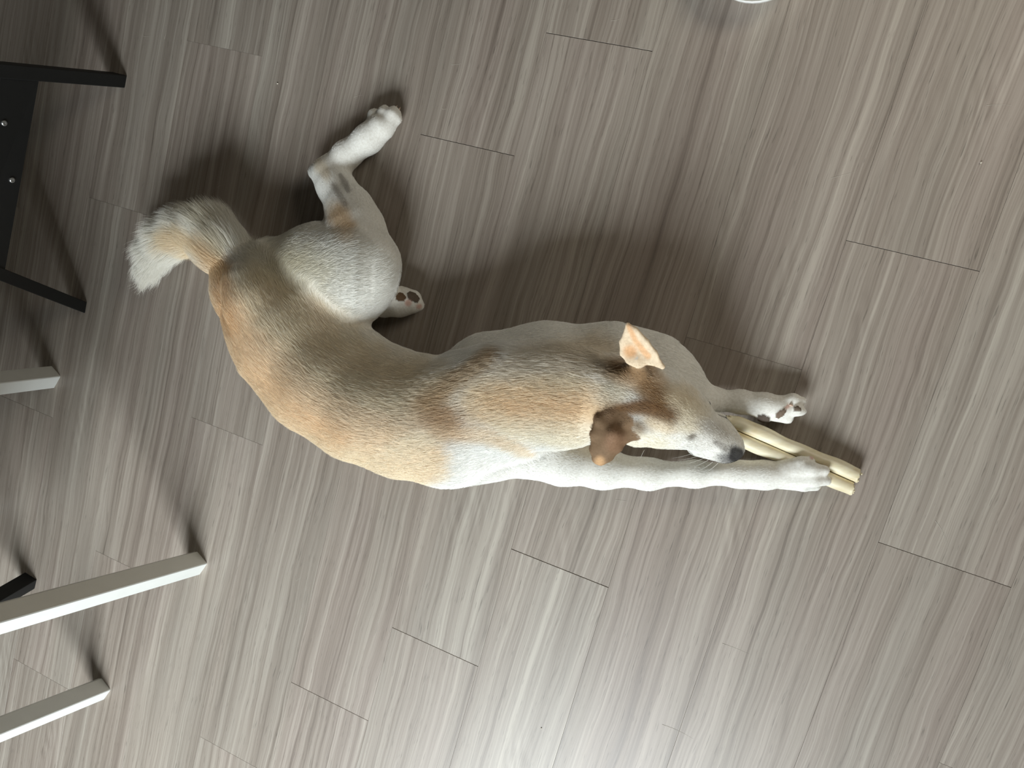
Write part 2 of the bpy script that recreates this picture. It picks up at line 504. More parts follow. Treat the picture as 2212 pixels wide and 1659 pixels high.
# left shoulder and forearm (upper in the picture)
chain([(1060, 812, .085, 92, .9), (1180, 803, .080, 97, .85), (1320, 803, .075, 97, .8), (1405, 815, .066, 86, .8),
       (1450, 842, .058, 68, .8), (1492, 862, .045, 44, .9)], .03, 'shoulder')
chain([(1492, 862, .045, 40), (1540, 864, .036, 24), (1600, 868, .031, 23), (1650, 876, .031, 25), (1680, 882, .030, 27)], .015, 'foreleg')
chain([(1680, 872, .032, 16), (1712, 864, .030, 14), (1732, 866, .024, 10)], .006, 'foot')
chain([(1690, 884, .036, 16), (1722, 886, .032, 13), (1732, 888, .028, 10)], .005, 'foot')
chain([(1675, 894, .030, 17), (1700, 902, .026, 14)], .005, 'foot')
chain([(1650, 895, .030, 15)], .006, 'foot')
# left hind leg (upper in the picture)
chain([(600, 602, .052, 80, .62), (690, 584, .072, 84, .66), (765, 583, .085, 82, .75), (798, 585, .074, 55, .92)], .04, 'thigh')
chain([(700, 610, .072, 80, .66), (775, 618, .076, 66, .76)], .03, 'thigh')
chain([(802, 560, .072, 54), (769, 490, .060, 53), (755, 451, .050, 44), (726, 404, .040, 35), (712, 376, .034, 34)], .02, 'shank')
chain([(712, 376, .034, 30), (684, 372, .032, 17)], .012, 'shank')
chain([(712, 376, .032, 30), (747, 336, .028, 27), (795, 300, .027, 28), (822, 276, .026, 28)], .012, 'foreleg')
chain([(808, 272, .024, 18), (810, 252, .020, 16)], .005, 'foot')
chain([(822, 268, .028, 16), (829, 246, .026, 14), (831, 238, .020, 11)], .004, 'foot')
chain([(835, 270, .028, 16), (846, 248, .026, 14), (850, 240, .020, 11)], .004, 'foot')
chain([(838, 275, .022, 16), (855, 256, .018, 12), (858, 246, .015, 9)], .004, 'foot')
# right hind foot, sole up, under the thigh
chain([(740, 630, .045, 34), (790, 652, .036, 24), (830, 655, .032, 26), (864, 652, .032, 29), (890, 654, .03, 22)], .012, 'foot', 3)
chain([(875, 640, .034, 17), (893, 642, .030, 15)], .005, 'foot', 3)
chain([(880, 662, .030, 15), (905, 660, .026, 11)], .005, 'foot', 3)
chain([(850, 640, .034, 14)], .005, 'foot', 3)
# tail
chain([(525, 595, .082, 46), (492, 550, .088, 43), (460, 512, .088, 38), (412, 502, .075, 30), (370, 515, .062, 25), (343, 540, .052, 19),
       (328, 568, .046, 10), (319, 590, .042, 4)], .02, 'tail')
# head
chain([(1345, 862, .168, 68, .9), (1395, 875, .168, 72, .9), (1440, 890, .160, 68, .9), (1485, 912, .143, 52), (1522, 932, .122, 38),
       (1560, 955, .100, 32), (1582, 970, .088, 26)], .018, 'head', 1)
chain([(1380, 915, .145, 50), (1440, 917, .135, 43), (1470, 928, .125, 32)], .02, 'head', 1)
chain([(1430, 850, .150, 56), (1480, 880, .13, 44)], .02, 'head', 1)
chain([(1520, 948, .096, 42), (1562, 972, .080, 28)], .012, 'head', 1)
chain([(1545, 925, .095, 34), (1573, 950, .082, 22)], .012, 'head', 1)
chain([(1474, 938, .150, 15), (1494, 950, .140, 9)], .008, 'head', 1)
chain([(1508, 892, .148, 18), (1527, 903, .137, 11)], .008, 'head', 1)
chain([(1580, 968, .090, 19), (1588, 976, .086, 15)], .004, 'nose', 1)
# ears
chain([(1368, 806, .194, 24), (1400, 812, .190, 22)], .02, 'head', 1)
def fan(rim, c, r, k, tg):
    for p, q in zip(rim[:-1], rim[1:]): tri([p, q, c], r, k, tg, 1)
fan([(1402, 782, .218), (1380, 788, .220), (1358, 782, .222), (1343, 764, .226), (1342, 738, .234), (1356, 702, .244), (1374, 712, .244), (1398, 738, .240),
     (1416, 762, .232), (1432, 793, .220), (1404, 785, .218)], (1378, 756, .219), .0030, .004, 'earL')
chain([(1376, 775, .214, 14), (1382, 792, .200, 20)], .01, 'head', 1)
chain([(1322, 895, .195, 28), (1360, 910, .185, 28)], .02, 'head', 1)
fan([(1360, 905, .208), (1318, 893, .212), (1294, 908, .216), (1283, 938, .212), (1282, 972, .204), (1288, 992, .199), (1299, 997, .197), (1316, 988, .199),
     (1336, 968, .201), (1354, 946, .198), (1380, 934, .190)], (1324, 936, .220), .0042, .010, 'earR')
# right foreleg (lower in the picture)
chain([(965, 960, .100, 81, .9), (1060, 964, .095, 65, .95), (1150, 974, .080, 54), (1215, 995, .062, 49), (1300, 1012, .047, 40),
       (1400, 1024, .040, 30), (1500, 1024, .038, 25), (1600, 1025, .038, 25), (1650, 1026, .038, 27), (1690, 1026, .038, 27)], .02, 'foreleg', 2)
chain([(1690, 1010, .040, 18), (1730, 1002, .043, 16), (1750, 994, .036, 10)], .005, 'foot', 2)
chain([(1700, 1018, .044, 17), (1752, 1014, .047, 17), (1780, 1016, .040, 12)], .004, 'foot', 2)
chain([(1700, 1034, .042, 17), (1755, 1036, .043, 17), (1784, 1038, .036, 12)], .004, 'foot', 2)
chain([(1685, 1042, .030, 15), (1735, 1048, .028, 14), (1762, 1050, .022, 11)], .004, 'foot', 2)

VOX = .0026
ORG = np.array([-1.30, -.42, -.006]); HI = np.array([.20, .50, .285])
DIM = np.ceil((HI - ORG) / VOX).astype(int)
F = {g: np.full(DIM, .06, np.float32) for g in (0, 1, 2, 3)}
def dist_prim(pr, X, Y, Z):
    kind, a, b, ra, rb, s, k = pr[:7]
    if kind == 'c':
        S = np.array([1, 1, 1 / s])
        a_ = a * S; b_ = b * S; Zs = Z / s
        ba = b_ - a_; l2 = float(ba @ ba) + 1e-12
        h = ((X - a_[0]) * ba[0] + (Y - a_[1]) * ba[1] + (Zs - a_[2]) * ba[2]) / l2
        h = np.clip(h, 0, 1)
        dx = X - a_[0] - ba[0] * h; dy = Y - a_[1] - ba[1] * h; dz = Zs - a_[2] - ba[2] * h
        return (np.sqrt(dx * dx + dy * dy + dz * dz) - (ra + (rb - ra) * h)) * (1.0 if s >= 1 else (.5 + .5 * s))
    A, B, C = a
    p = np.stack(np.broadcast_arrays(X, Y, Z), -1).astype(np.float32)
    def seg(p0, p1):
        d = p1 - p0; h = np.clip(((p - p0) @ d) / (d @ d), 0, 1)
        return np.linalg.norm(p - p0 - h[..., None] * d, axis=-1)
    n = np.cross(B - A, C - A); n /= np.linalg.norm(n)
    ins = np.ones(p.shape[:-1], bool)
    for p0, p1 in ((A, B), (B, C), (C, A)):
        ins &= ((p - p0) @ np.cross(n, p1 - p0)) > 0
    e = np.minimum(np.minimum(seg(A, B), seg(B, C)), seg(C, A))
    return np.where(ins, np.abs((p - A) @ n), e) - ra
def smin(a, b, k):
    h = np.maximum(k - np.abs(a - b), 0) / k
    return np.minimum(a, b) - h * h * k * .25
for pr in PR:
    kind, a, b, ra, rb, s, k, tg, grp = pr
    pts = np.array([a, b]) if kind == 'c' else np.array(a)
    R = max(ra, rb)
    lo = pts.min(0) - R - k - .008; hi = pts.max(0) + R + k + .008
    i0 = np.maximum(((lo - ORG) / VOX).astype(int), 0); i1 = np.minimum(((hi - ORG) / VOX).astype(int) + 2, DIM)
    X = (ORG[0] + VOX * np.arange(i0[0], i1[0], dtype=np.float32))[:, None, None]
    Y = (ORG[1] + VOX * np.arange(i0[1], i1[1], dtype=np.float32))[None, :, None]
    Z = (ORG[2] + VOX * np.arange(i0[2], i1[2], dtype=np.float32))[None, None, :]
    d = dist_prim(pr, X, Y, Z).astype(np.float32)
    sl = tuple(slice(x, y) for x, y in zip(i0, i1))
    F[grp][sl] = smin(F[grp][sl], d, k)
Xg = ORG[0] + VOX * np.arange(DIM[0], dtype=np.float32)
kx = np.interp(Xg, [P(1180, 950, .1)[0], P(1300, 950, .1)[0]], [.03, .004]).astype(np.float32)[:, None, None]
f = smin(F[0], F[1], .016)
f = smin(f, F[2], kx)
f = smin(f, F[3], .004)
# flatten on the floor
Zg = (ORG[2] + VOX * np.arange(DIM[2], dtype=np.float32))[None, None, :]
f = np.maximum(f, (.0015 - Zg))
f[0] = f[-1] = 1; f[:, 0] = f[:, -1] = 1; f[:, :, -1] = 1; f[:, :, 0] = 1
# surface nets
ins = f < 0
c000 = ins[:-1, :-1, :-1]
cnt = np.zeros(c000.shape, np.uint8)
for dx in (0, 1):
    for dy in (0, 1):
        for dz in (0, 1):
            cnt += ins[dx:dx + c000.shape[0], dy:dy + c000.shape[1], dz:dz + c000.shape[2]]
act = (cnt > 0) & (cnt < 8)
idx = -np.ones(act.shape, np.int64); cells = np.argwhere(act); idx[act] = np.arange(len(cells))
acc = np.zeros((len(cells), 3)); num = np.zeros(len(cells))
corners = [(x, y, z) for x in (0, 1) for y in (0, 1) for z in (0, 1)]
val = {c: f[cells[:, 0] + c[0], cells[:, 1] + c[1], cells[:, 2] + c[2]] for c in corners}
for c in corners:
    for ax_ in range(3):
        if c[ax_]: continue
        e = list(c); e[ax_] = 1; e = tuple(e)
        a, b = val[c], val[e]; cr = (a < 0) != (b < 0)
        t = np.where(cr, a / np.where(cr, a - b, 1), 0)
        p = np.tile(np.array(c, float), (len(cells), 1)); p[:, ax_] += t
        acc[cr] += p[cr]; num[cr] += 1
V = ORG + (cells + acc / num[:, None]) * VOX
quads = []
for ax_ in range(3):
    o1, o2 = [(1, 2), (2, 0), (0, 1)][ax_]
    s0 = [slice(1, -1)] * 3; s0[ax_] = slice(0, -1)
    s1 = list(s0); s1[ax_] = slice(1, None)
    a = ins[tuple(s0)]; b = ins[tuple(s1)]
    for flip, msk in ((False, a & ~b), (True, ~a & b)):
        q = np.argwhere(msk)
        base_ = q + 1; base_[:, ax_] -= 1
        def cell(d1, d2):
            t = base_.copy(); t[:, o1] -= d1; t[:, o2] -= d2
            return idx[t[:, 0], t[:, 1], t[:, 2]]
        Q = np.stack([cell(1, 1), cell(0, 1), cell(0, 0), cell(1, 0)], 1)
        quads.append(Q[:, ::-1] if flip else Q)
Q = np.concatenate(quads); Q = Q[(Q >= 0).all(1)]
# relax
for _ in range(2):
    s_ = np.zeros_like(V); n_ = np.zeros(len(V))
    for i in range(4):
        a, b = Q[:, i], Q[:, (i + 1) % 4]
        for x in range(3):
            s_[:, x] += np.bincount(a, V[b, x], len(V)) + np.bincount(b, V[a, x], len(V))
        n_ += np.bincount(a, minlength=len(V)) + np.bincount(b, minlength=len(V))
    V = V * .5 + .5 * s_ / np.maximum(n_, 1)[:, None]
V[:, 2] = np.maximum(V[:, 2], .0006)
fn = np.cross(V[Q[:, 2]] - V[Q[:, 0]], V[Q[:, 3]] - V[Q[:, 1]])
VN = np.zeros_like(V)
for i in range(4):
    for x in range(3): VN[:, x] += np.bincount(Q[:, i], fn[:, x], len(V))
VN /= np.linalg.norm(VN, axis=1)[:, None] + 1e-12

# nearest primitive, flow and hair length per vertex
LEN = dict(torso=.018, chest=.016, neck=.021, shoulder=.010, foreleg=.0058, foot=.0042, thigh=.012, shank=.007, tail=.048, head=.0075, nose=0, earL=.003, earR=.0032)
tags = sorted(LEN)
bestd = np.full(len(V), 9.0); tagid = np.zeros(len(V), int)
flow = np.zeros((len(V), 3)); wsum = np.zeros(len(V)); hl = np.zeros(len(V)); hw = np.zeros(len(V))
BACK = {'torso': -1, 'neck': -1, 'head': -1, 'chest': -1, 'nose': -1}
for pr in PR:
    d = dist_prim(pr, V[:, 0], V[:, 1], V[:, 2])
    tg = pr[7]
    mlt = d < bestd
    bestd[mlt] = d[mlt]; tagid[mlt] = tags.index(tg)
    if pr[0] == 'c':
        dr = (pr[2] - pr[1]); L_ = np.linalg.norm(dr)
        dr = dr / L_ if L_ > 1e-6 else np.zeros(3)
        dr = dr * BACK.get(tg, 1)
    else:
        dr = np.zeros(3)
    wgt = np.exp(-np.maximum(d, 0) / .012)
    flow += dr * wgt[:, None]; hl += LEN[tg] * wgt; hw += wgt
flow /= np.linalg.norm(flow, axis=1)[:, None] + 1e-9
hl /= hw + 1e-9
pix = proj(V)
def in_tags(*t):
    return np.isin(tagid, [tags.index(x) for x in t])
T_body = in_tags('torso', 'chest', 'neck', 'shoulder', 'thigh', 'shank', 'foreleg')
T_head = in_tags('head', 'neck')
# low frequency noise to break patch borders
def vnoise(p, sc, seed):
    r = np.random.default_rng(seed); out = np.zeros(len(p))
    for _ in range(7):
        k_ = r.normal(size=3) * sc; out += np.sin(p @ k_ + r.uniform(0, 6.28))
    return out / 7 * 1.6
def col(*c): return np.array(srgb(*c))
base = np.tile(col(238, 237, 231), (len(V), 1))
def blob(px, py, rx, color, amt=1.0, mask=None, ry=None, ang=0, soft=.5, seed=0):
    ry = ry or rx
    dx, dy = pix[:, 0] - px, pix[:, 1] - py
    ca, sa = math.cos(math.radians(ang)), math.sin(math.radians(ang))
    u, v = dx * ca + dy * sa, -dx * sa + dy * ca
    d = np.sqrt((u / rx) ** 2 + (v / ry) ** 2) + .16 * vnoise(V, 90, seed + int(px)) + .08 * vnoise(V, 260, seed + 5)
    w_ = np.clip((1 + soft - d) / (2 * soft), 0, 1); w_ = w_ * w_ * (3 - 2 * w_) * amt
    if mask is not None: w_ = w_ * mask
    base[:] = base * (1 - w_[:, None]) + col(*color) * w_[:, None]
def path(pts, rx, color, amt=1.0, mask=None, soft=.5, seed=0):
    best = np.full(len(V), 1e9)
    for (x0, y0, r0), (x1, y1, r1) in zip(pts[:-1], pts[1:]):
        d = np.array([x1 - x0, y1 - y0], float); l2 = d @ d
        h = np.clip(((pix[:, 0] - x0) * d[0] + (pix[:, 1] - y0) * d[1]) / l2, 0, 1)
        q = np.hypot(pix[:, 0] - x0 - d[0] * h, pix[:, 1] - y0 - d[1] * h) / (r0 + (r1 - r0) * h)
        best = np.minimum(best, q)
    d = best + .14 * vnoise(V, 90, seed + 1) + .08 * vnoise(V, 260, seed + 2)
    w_ = np.clip((1 + soft - d) / (2 * soft), 0, 1); w_ = w_ * w_ * (3 - 2 * w_) * amt
    if mask is not None: w_ = w_ * mask
    base[:] = base * (1 - w_[:, None]) + col(*color) * w_[:, None]
mb = in_tags('torso', 'chest', 'thigh', 'neck').astype(float)
mt = in_tags('torso', 'chest').astype(float)
base[in_tags('tail')] = col(238, 234, 220)
# flank and back
path([(560, 640, 60), (660, 740, 90), (780, 820, 80), (920, 850, 70)], 1, (226, 205, 169), .85, mb, .6, 1)
path([(470, 600, 26), (490, 700, 60), (560, 810, 66), (660, 900, 66), (790, 960, 64), (920, 990, 52)], 1, (233, 199, 158), .95, mb, .5, 2)
path([(500, 850, 40), (620, 950, 40), (760, 1010, 40), (900, 1045, 30)], 1, (240, 214, 176), .8, mb, .6, 21)
path([(560, 760, 26), (680, 860, 36), (800, 905, 40), (930, 905, 30)], 1, (204, 174, 139), .75, mb, .6, 3)
path([(460, 560, 16), (478, 620, 22), (500, 700, 22)], 1, (214, 176, 135), .8, None, .5, 4)
blob(600, 640, 52, (214, 187, 148), .55, mb, 34, 20)
blob(690, 690, 45, (202, 174, 139), .55, mt, 30, 60)
blob(640, 690, 34, (233, 217, 187), .6, mb, 60, -50)
blob(800, 850, 30, (231, 219, 191), .5, mt, 110, -68)
# withers and neck
blob(965, 905, 52, (187, 156, 122), .9, None, 32, 40)
path([(930, 870, 16), (990, 820, 22), (1070, 770, 20)], 1, (195, 168, 132), .8, None, .5, 5)
blob(900, 960, 70, (238, 224, 197), .6, mt, 26, -20)
blob(910, 1000, 60, (240, 215, 181), .8, None, 34, 10)
mn = in_tags('neck', 'chest', 'shoulder', 'head').astype(float)
path([(1060, 840, 42), (1160, 800, 52), (1280, 770, 50)], 1, (207, 184, 150), .55, mn, .5, 6)
path([(1050, 870, 46), (1160, 870, 50), (1290, 880, 44)], 1, (234, 203, 162), .85, mn, .5, 7)
path([(1060, 880, 12), (1110, 925, 26), (1250, 935, 36)], 1, (240, 229, 205), .85, mn, .5, 8)
path([(960, 930, 18), (1060, 940, 16), (1150, 975, 10)], 1, (231, 198, 158), .7, None, .6, 9)
blob(1220, 830, 60, (224, 205, 171), .6, mn, 20, 0)
# skull
mh = in_tags('head', 'neck').astype(float)
blob(1325, 850, 48, (216, 208, 190), .9, mh, 30, -20)
path([(1330, 800, 22), (1390, 812, 34), (1420, 850, 26), (1425, 870, 16)], 1, (198, 166, 128), .9, mh, .5, 10)
path([(1345, 885, 12), (1395, 880, 16), (1440, 897, 14)], 1, (170, 137, 103), .85, mh, .5, 11)
blob(1430, 915, 34, (220, 194, 155), .75, mh, 22, 20)
blob(1465, 870, 40, (214, 194, 158), .8, mh, 40, 0)
blob(1500, 905, 36, (220, 208, 183), .85, mh, 36, 0)
blob(1400, 955, 60, (238, 230, 210), .9, mh, 22, 5)
blob(1330, 905, 22, (224, 192, 151), .7, mh)
blob(1375, 925, 20, (160, 137, 108), .7, mh, 14, 30)  # brown fur at the ear base with the fold's shade painted in
blob(1545, 935, 44, (196, 192, 184), .9, mh, 20, 35)
blob(1530, 970, 46, (236, 234, 228), .9, mh, 24, 35)
path([(1545, 955, 5), (1572, 972, 9)], 1, (130, 124, 118), .7, mh, .7, 12)
_cr = col(240, 230, 208)
_sat = np.clip((base[:, :1] - base[:, 2:]) * 3, 0, 1)
base[:] = base * (1 - .33 * _sat) + _cr * .33 * _sat
blob(968, 900, 54, (166, 132, 96), .75, None, 36, 35, 1.0)
path([(930, 872, 18), (990, 826, 20), (1070, 768, 18)], 1, (176, 146, 108), .6, None, 1.0, 25)
path([(1340, 796, 18), (1385, 812, 28), (1418, 850, 24), (1428, 872, 16)], 1, (136, 102, 64), .85, mh, .9, 26)
path([(1335, 884, 12), (1395, 880, 18), (1450, 898, 18)], 1, (112, 80, 48), .9, mh, .8, 27)
path([(478, 575, 18), (482, 640, 16), (505, 720, 16)], 1, (196, 154, 110), .7, None, 1.0, 28)
path([(490, 690, 30), (545, 800, 34), (630, 890, 30), (740, 950, 24)], 1, (224, 180, 132), .55, mt, 1.2, 29)
path([(1080, 876, 34), (1180, 876, 40), (1280, 890, 34)], 1, (226, 184, 134), .55, mn, 1.1, 30)
blob(1380, 918, 24, (96, 74, 48), .7, mh, 15, 25, .8)  # dark shading of the ear fold painted over brown-olive fur
blob(1572, 992, 22, (70, 66, 66), .8, in_tags('head', 'nose').astype(float), 12, 10, .7)
blob(1590, 984, 18, (40, 37, 37), .95, in_tags('head', 'nose').astype(float), 20, 0, .35)
blob(1496, 944, 11, (110, 100, 86), .8, mh, 7, -30)
_hd = P(1592, 980, .086) - P(1520, 935, .125); _hd /= np.linalg.norm(_hd)
_hs = np.cross(_hd, [0, 0, 1]); _hs /= np.linalg.norm(_hs); _hu = np.cross(_hs, _hd)
_r = V - P(1588, 979, .090); _u = _r @ _hd; _h = _r @ _hu
_ms = (_u < .004) & (_u > -.055) & (np.abs(_h + .016 + .10 * (_u + .02)) < .0016) & in_tags('head', 'nose')
base[_ms] = col(46, 40, 38)
# ears
eL = in_tags('earL'); eR = in_tags('earR')
base[eL] = col(236, 214, 184)
blob(1362, 760, 14, (232, 176, 124), .8, eL.astype(float))
path([(1358, 705, 5), (1372, 735, 6), (1400, 770, 6)], 1, (226, 170, 118), .7, eL.astype(float), .6, 13)
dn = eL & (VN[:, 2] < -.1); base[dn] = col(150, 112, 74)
base[eR] = col(128, 104, 80)
blob(1330, 955, 24, (138, 106, 82), .7, eR.astype(float))
blob(1296, 996, 12, (214, 172, 128), .8, eR.astype(float))
# hind leg
ml = in_tags('shank', 'thigh', 'foreleg').astype(float)
blob(735, 480, 26, (206, 172, 128), .8, ml, 46, -20)
path([(720, 400, 6), (745, 440, 7)], 1, (150, 142, 132), .6, ml, .6, 14)
path([(735, 378, 5), (745, 395, 7), (752, 412, 5)], 1, (120, 114, 108), .6, ml, .6, 15)
blob(695, 365, 26, (218, 200, 170), .6, ml, 14, 60)
blob(765, 575, 100, (208, 206, 197), .85, in_tags('thigh').astype(float), 80, 0, .8)  # grey-white thigh coat, tinted darker to stand in for the torso's shade
blob(615, 570, 80, (206, 196, 166), .8, in_tags('thigh', 'torso').astype(float), 56, 10, 1.0)  # cream-tan coat, darkened as painted shade beside the rump
# tail
tl = in_tags('tail').astype(float)
path([(470, 600, 16), (468, 560, 20), (450, 540, 12)], 1, (206, 176, 134), .55, None, .9, 16)
path([(440, 555, 12), (410, 520, 18), (370, 515, 16)], 1, (240, 208, 164), .8, tl, .6, 17)
path([(490, 560, 14), (470, 500, 18), (430, 470, 14)], 1, (190, 178, 150), .55, tl, .6, 18)
# pads
hair_ok = np.ones(len(V), bool)
def pad(px, py, rx, ry, ang, color, up=True):
    dx, dy = pix[:, 0] - px, pix[:, 1] - py
    ca, sa = math.cos(math.radians(ang)), math.sin(math.radians(ang))
    u, v = dx * ca + dy * sa, -dx * sa + dy * ca
    msk = ((u / rx) ** 2 + (v / ry) ** 2 < 1) & in_tags('foot', 'foreleg')
    if up: msk &= VN[:, 2] > 0
    base[msk] = col(*color); hair_ok[msk] = False
    V[msk] += VN[msk] * .0022
pad(865, 642, 12, 9, 15, (104, 82, 62)); pad(892, 642, 15, 9, 38, (100, 88, 76)); pad(846, 634, 14, 5, -32, (40, 34, 32))
pad(1686, 893, 14, 7, -35, (120, 104, 90)); pad(1650, 903, 15, 8, 15, (88, 78, 70)); pad(1722, 884, 9, 6, 20, (120, 108, 96))
for (px, py, r_) in ((881, 655, 7), (905, 662, 6), (1700, 878, 6), (1754, 988, 5)):
    blob(px, py, r_, (206, 150, 130), .7, in_tags('foot').astype(float))
hair_ok[in_tags('nose')] = False
base = np.clip(base, 0, 1)

me = bpy.data.meshes.new('dog')
org = P(900, 880, 0); org[2] = 0
Vl = V - org
me.vertices.add(len(Vl)); me.vertices.foreach_set('co', Vl.astype(np.float32).ravel())
me.loops.add(len(Q) * 4); me.loops.foreach_set('vertex_index', Q.astype(np.int32).ravel())
me.polygons.add(len(Q)); me.polygons.foreach_set('loop_start', (np.arange(len(Q)) * 4).astype(np.int32))
me.update(calc_edges=True)
me.polygons.foreach_set('use_smooth', np.ones(len(Q), bool))
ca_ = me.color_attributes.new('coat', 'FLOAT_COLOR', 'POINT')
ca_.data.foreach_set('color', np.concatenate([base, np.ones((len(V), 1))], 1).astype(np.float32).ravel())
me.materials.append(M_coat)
root = empty('dog', tuple(org))
tag(root, 'cream and tan short-haired dog stretched out on the floor, front paw on a chew', 'dog')
body = bpy.data.objects.new('body', me); COL.objects.link(body); body.parent = root

# ---- fur
def fur(n_total):
    v0, v1, v2, v3 = (V[Q[:, i]] for i in range(4))
    area_ = .5 * np.linalg.norm(np.cross(v2 - v0, v3 - v1), axis=1)
    fz = fn[:, 2] / (np.linalg.norm(fn, axis=1) + 1e-12)
    qtag = tagid[Q[:, 0]]
    dens = np.ones(len(Q))
    for t_, m_ in (('tail', 2.2), ('head', 1.7), ('earL', 1.3), ('earR', 1.6), ('foot', 1.3), ('foreleg', 1.1)):
        dens[qtag == tags.index(t_)] = m_
    ok = hair_ok[Q].all(1) & (fz > -.75) & (v0[:, 2] > .003)
    pr_ = area_ * dens * ok; pr_ /= pr_.sum()
    qi = rng.choice(len(Q), n_total, p=pr_)
    a, b = rng.random(n_total), rng.random(n_total)
    wts = np.stack([(1 - a) * (1 - b), a * (1 - b), a * b, (1 - a) * b], 1)
    mixv = lambda arr: (arr[Q[qi]] * wts[..., None]).sum(1)
    root_ = mixv(V); n = mixv(VN); n /= np.linalg.norm(n, axis=1)[:, None] + 1e-9
    fl = mixv(flow); L = (hl[Q[qi]] * wts).sum(1) * rng.uniform(.65, 1.15, n_total)
    c = mixv(base)
    istail = tagid[Q[qi, 0]] == tags.index('tail')
    t = fl - n * (fl * n).sum(1)[:, None]
    t /= np.linalg.norm(t, axis=1)[:, None] + 1e-9
    # clumped jitter of the direction
    jit = np.stack([vnoise(root_, 130, 31), vnoise(root_, 130, 32), vnoise(root_, 130, 33)], 1) * np.where(istail, .16, .13)[:, None] + rng.normal(0, .12, (n_total, 3))
    t = t + jit; t -= n * (t * n).sum(1)[:, None] * .9
    t /= np.linalg.norm(t, axis=1)[:, None] + 1e-9
    lift = np.where(istail, .50, .22) * rng.uniform(.5, 1.5, n_total)
    NP = 4
    s = np.linspace(0, 1, NP)
    pts = root_[:, None, :] - n[:, None, :] * .0008 + L[:, None, None] * (t[:, None, :] * s[None, :, None] +
          n[:, None, :] * (lift[:, None] * (s * (1.25 - .65 * s))[None, :])[..., None])
    pts[..., 2] = np.maximum(pts[..., 2], .0012)
    # colour per point: banded guard hairs where the coat is tan or brown
    lum = c @ np.array([.3, .5, .2])
    sat = np.clip((c[:, 0] - c[:, 2]) * 2.6 - .25, 0, 1)
    along = (root_ * t).sum(1)
    streak = vnoise(root_ - t * (along * .86)[:, None], 420, 8) + .6 * vnoise(root_ - t * (along * .86)[:, None], 900, 9)
    var = rng.normal(1, .07, n_total) * (1 + (.035 + .17 * sat) * streak)
    dark = (rng.random(n_total) < .36) * sat
    light = (rng.random(n_total) < .30) * sat
    cc_ = c * var[:, None]
    tip = cc_ * (1 - .42 * dark)[:, None]
    tip = tip * (1 - .5 * light)[:, None] + np.array(srgb(238, 226, 200)) * (.5 * light)[:, None]
    rt = cc_ * .92
    cols = rt[:, None, :] * (1 - s)[None, :, None] + tip[:, None, :] * s[None, :, None]
    cols = 1 - (1 - np.clip(cols, 0, .97)) ** 1.45
    hc = bpy.data.hair_curves.new('fur')
    hc.add_curves([NP] * n_total)
    hc.points.foreach_set('position', (pts - org).astype(np.float32).ravel())
    r_ = np.linspace(1, .15, NP)[None, :] * np.where(istail, .00018, .00024)[:, None]
    ra_ = hc.attributes.get('radius') or hc.attributes.new('radius', 'FLOAT', 'POINT')
    ra_.data.foreach_set('value', np.broadcast_to(r_, (n_total, NP)).astype(np.float32).ravel())
    at = hc.attributes.new('coat', 'FLOAT_COLOR', 'POINT')
    at.data.foreach_set('color', np.concatenate([cols, np.ones((n_total, NP, 1))], 2).astype(np.float32).ravel())
    hc.materials.append(M_fur)
    o = bpy.data.objects.new('fur', hc); COL.objects.link(o); o.parent = root
    tag(o, kind='stuff')
fur(330000)

# ---- nose, eyes, claws, whiskers
def ellipsoid(name, c, axes, mat, parent, rings=12, seg=18, label=None, dent=None):
    v, fcs = [], []
    for i in range(rings + 1):
        th = math.pi * i / rings
        for j in range(seg):
            ph = 2 * math.pi * j / seg
            d = np.array([math.sin(th) * math.cos(ph), math.sin(th) * math.sin(ph), math.cos(th)])
            p = axes[0] * d[0] + axes[1] * d[1] + axes[2] * d[2]
            if dent: p = p * dent(d)
            v.append(c + p - org)
    for i in range(rings):
        for j in range(seg):
            k = (j + 1) % seg
            fcs.append((i * seg + j, (i + 1) * seg + j, (i + 1) * seg + k, i * seg + k))
    o = mesh_obj(name, v, fcs, mat, parent, smooth=True)
    if label: tag(o, label)
    return o
hd = P(1592, 980, .086) - P(1520, 935, .125); hd /= np.linalg.norm(hd)
hs = np.cross(hd, [0, 0, 1]); hs /= np.linalg.norm(hs); hu = np.cross(hs, hd)
nc = P(1588, 973, .091)
def nd(d):
    g = 1.0
    for sgn in (-1, 1):
        q = np.array([.86, sgn * .38, -.1]); g -= .22 * math.exp(-(np.linalg.norm(d - q) / .25) ** 2)
    return g
ellipsoid('nose', nc, (hd * .0095, hs * .0150, hu * .0105), M_nose, root, label='black nose leather', dent=nd)
from mathutils.kdtree import KDTree
kd = KDTree(len(V))
for i_, p_ in enumerate(V): kd.insert(p_, i_)
kd.balance()
for (px_, py_, z_, sg) in ((1476, 957, .138, 1), (1512, 880, .134, -1)):
    q_, i_, _ = kd.find(P(px_, py_, z_))
    ellipsoid('eye', np.array(q_) - VN[i_] * .0066, (hd * .0095, hs * .0075, hu * .0075), M_eye, root)
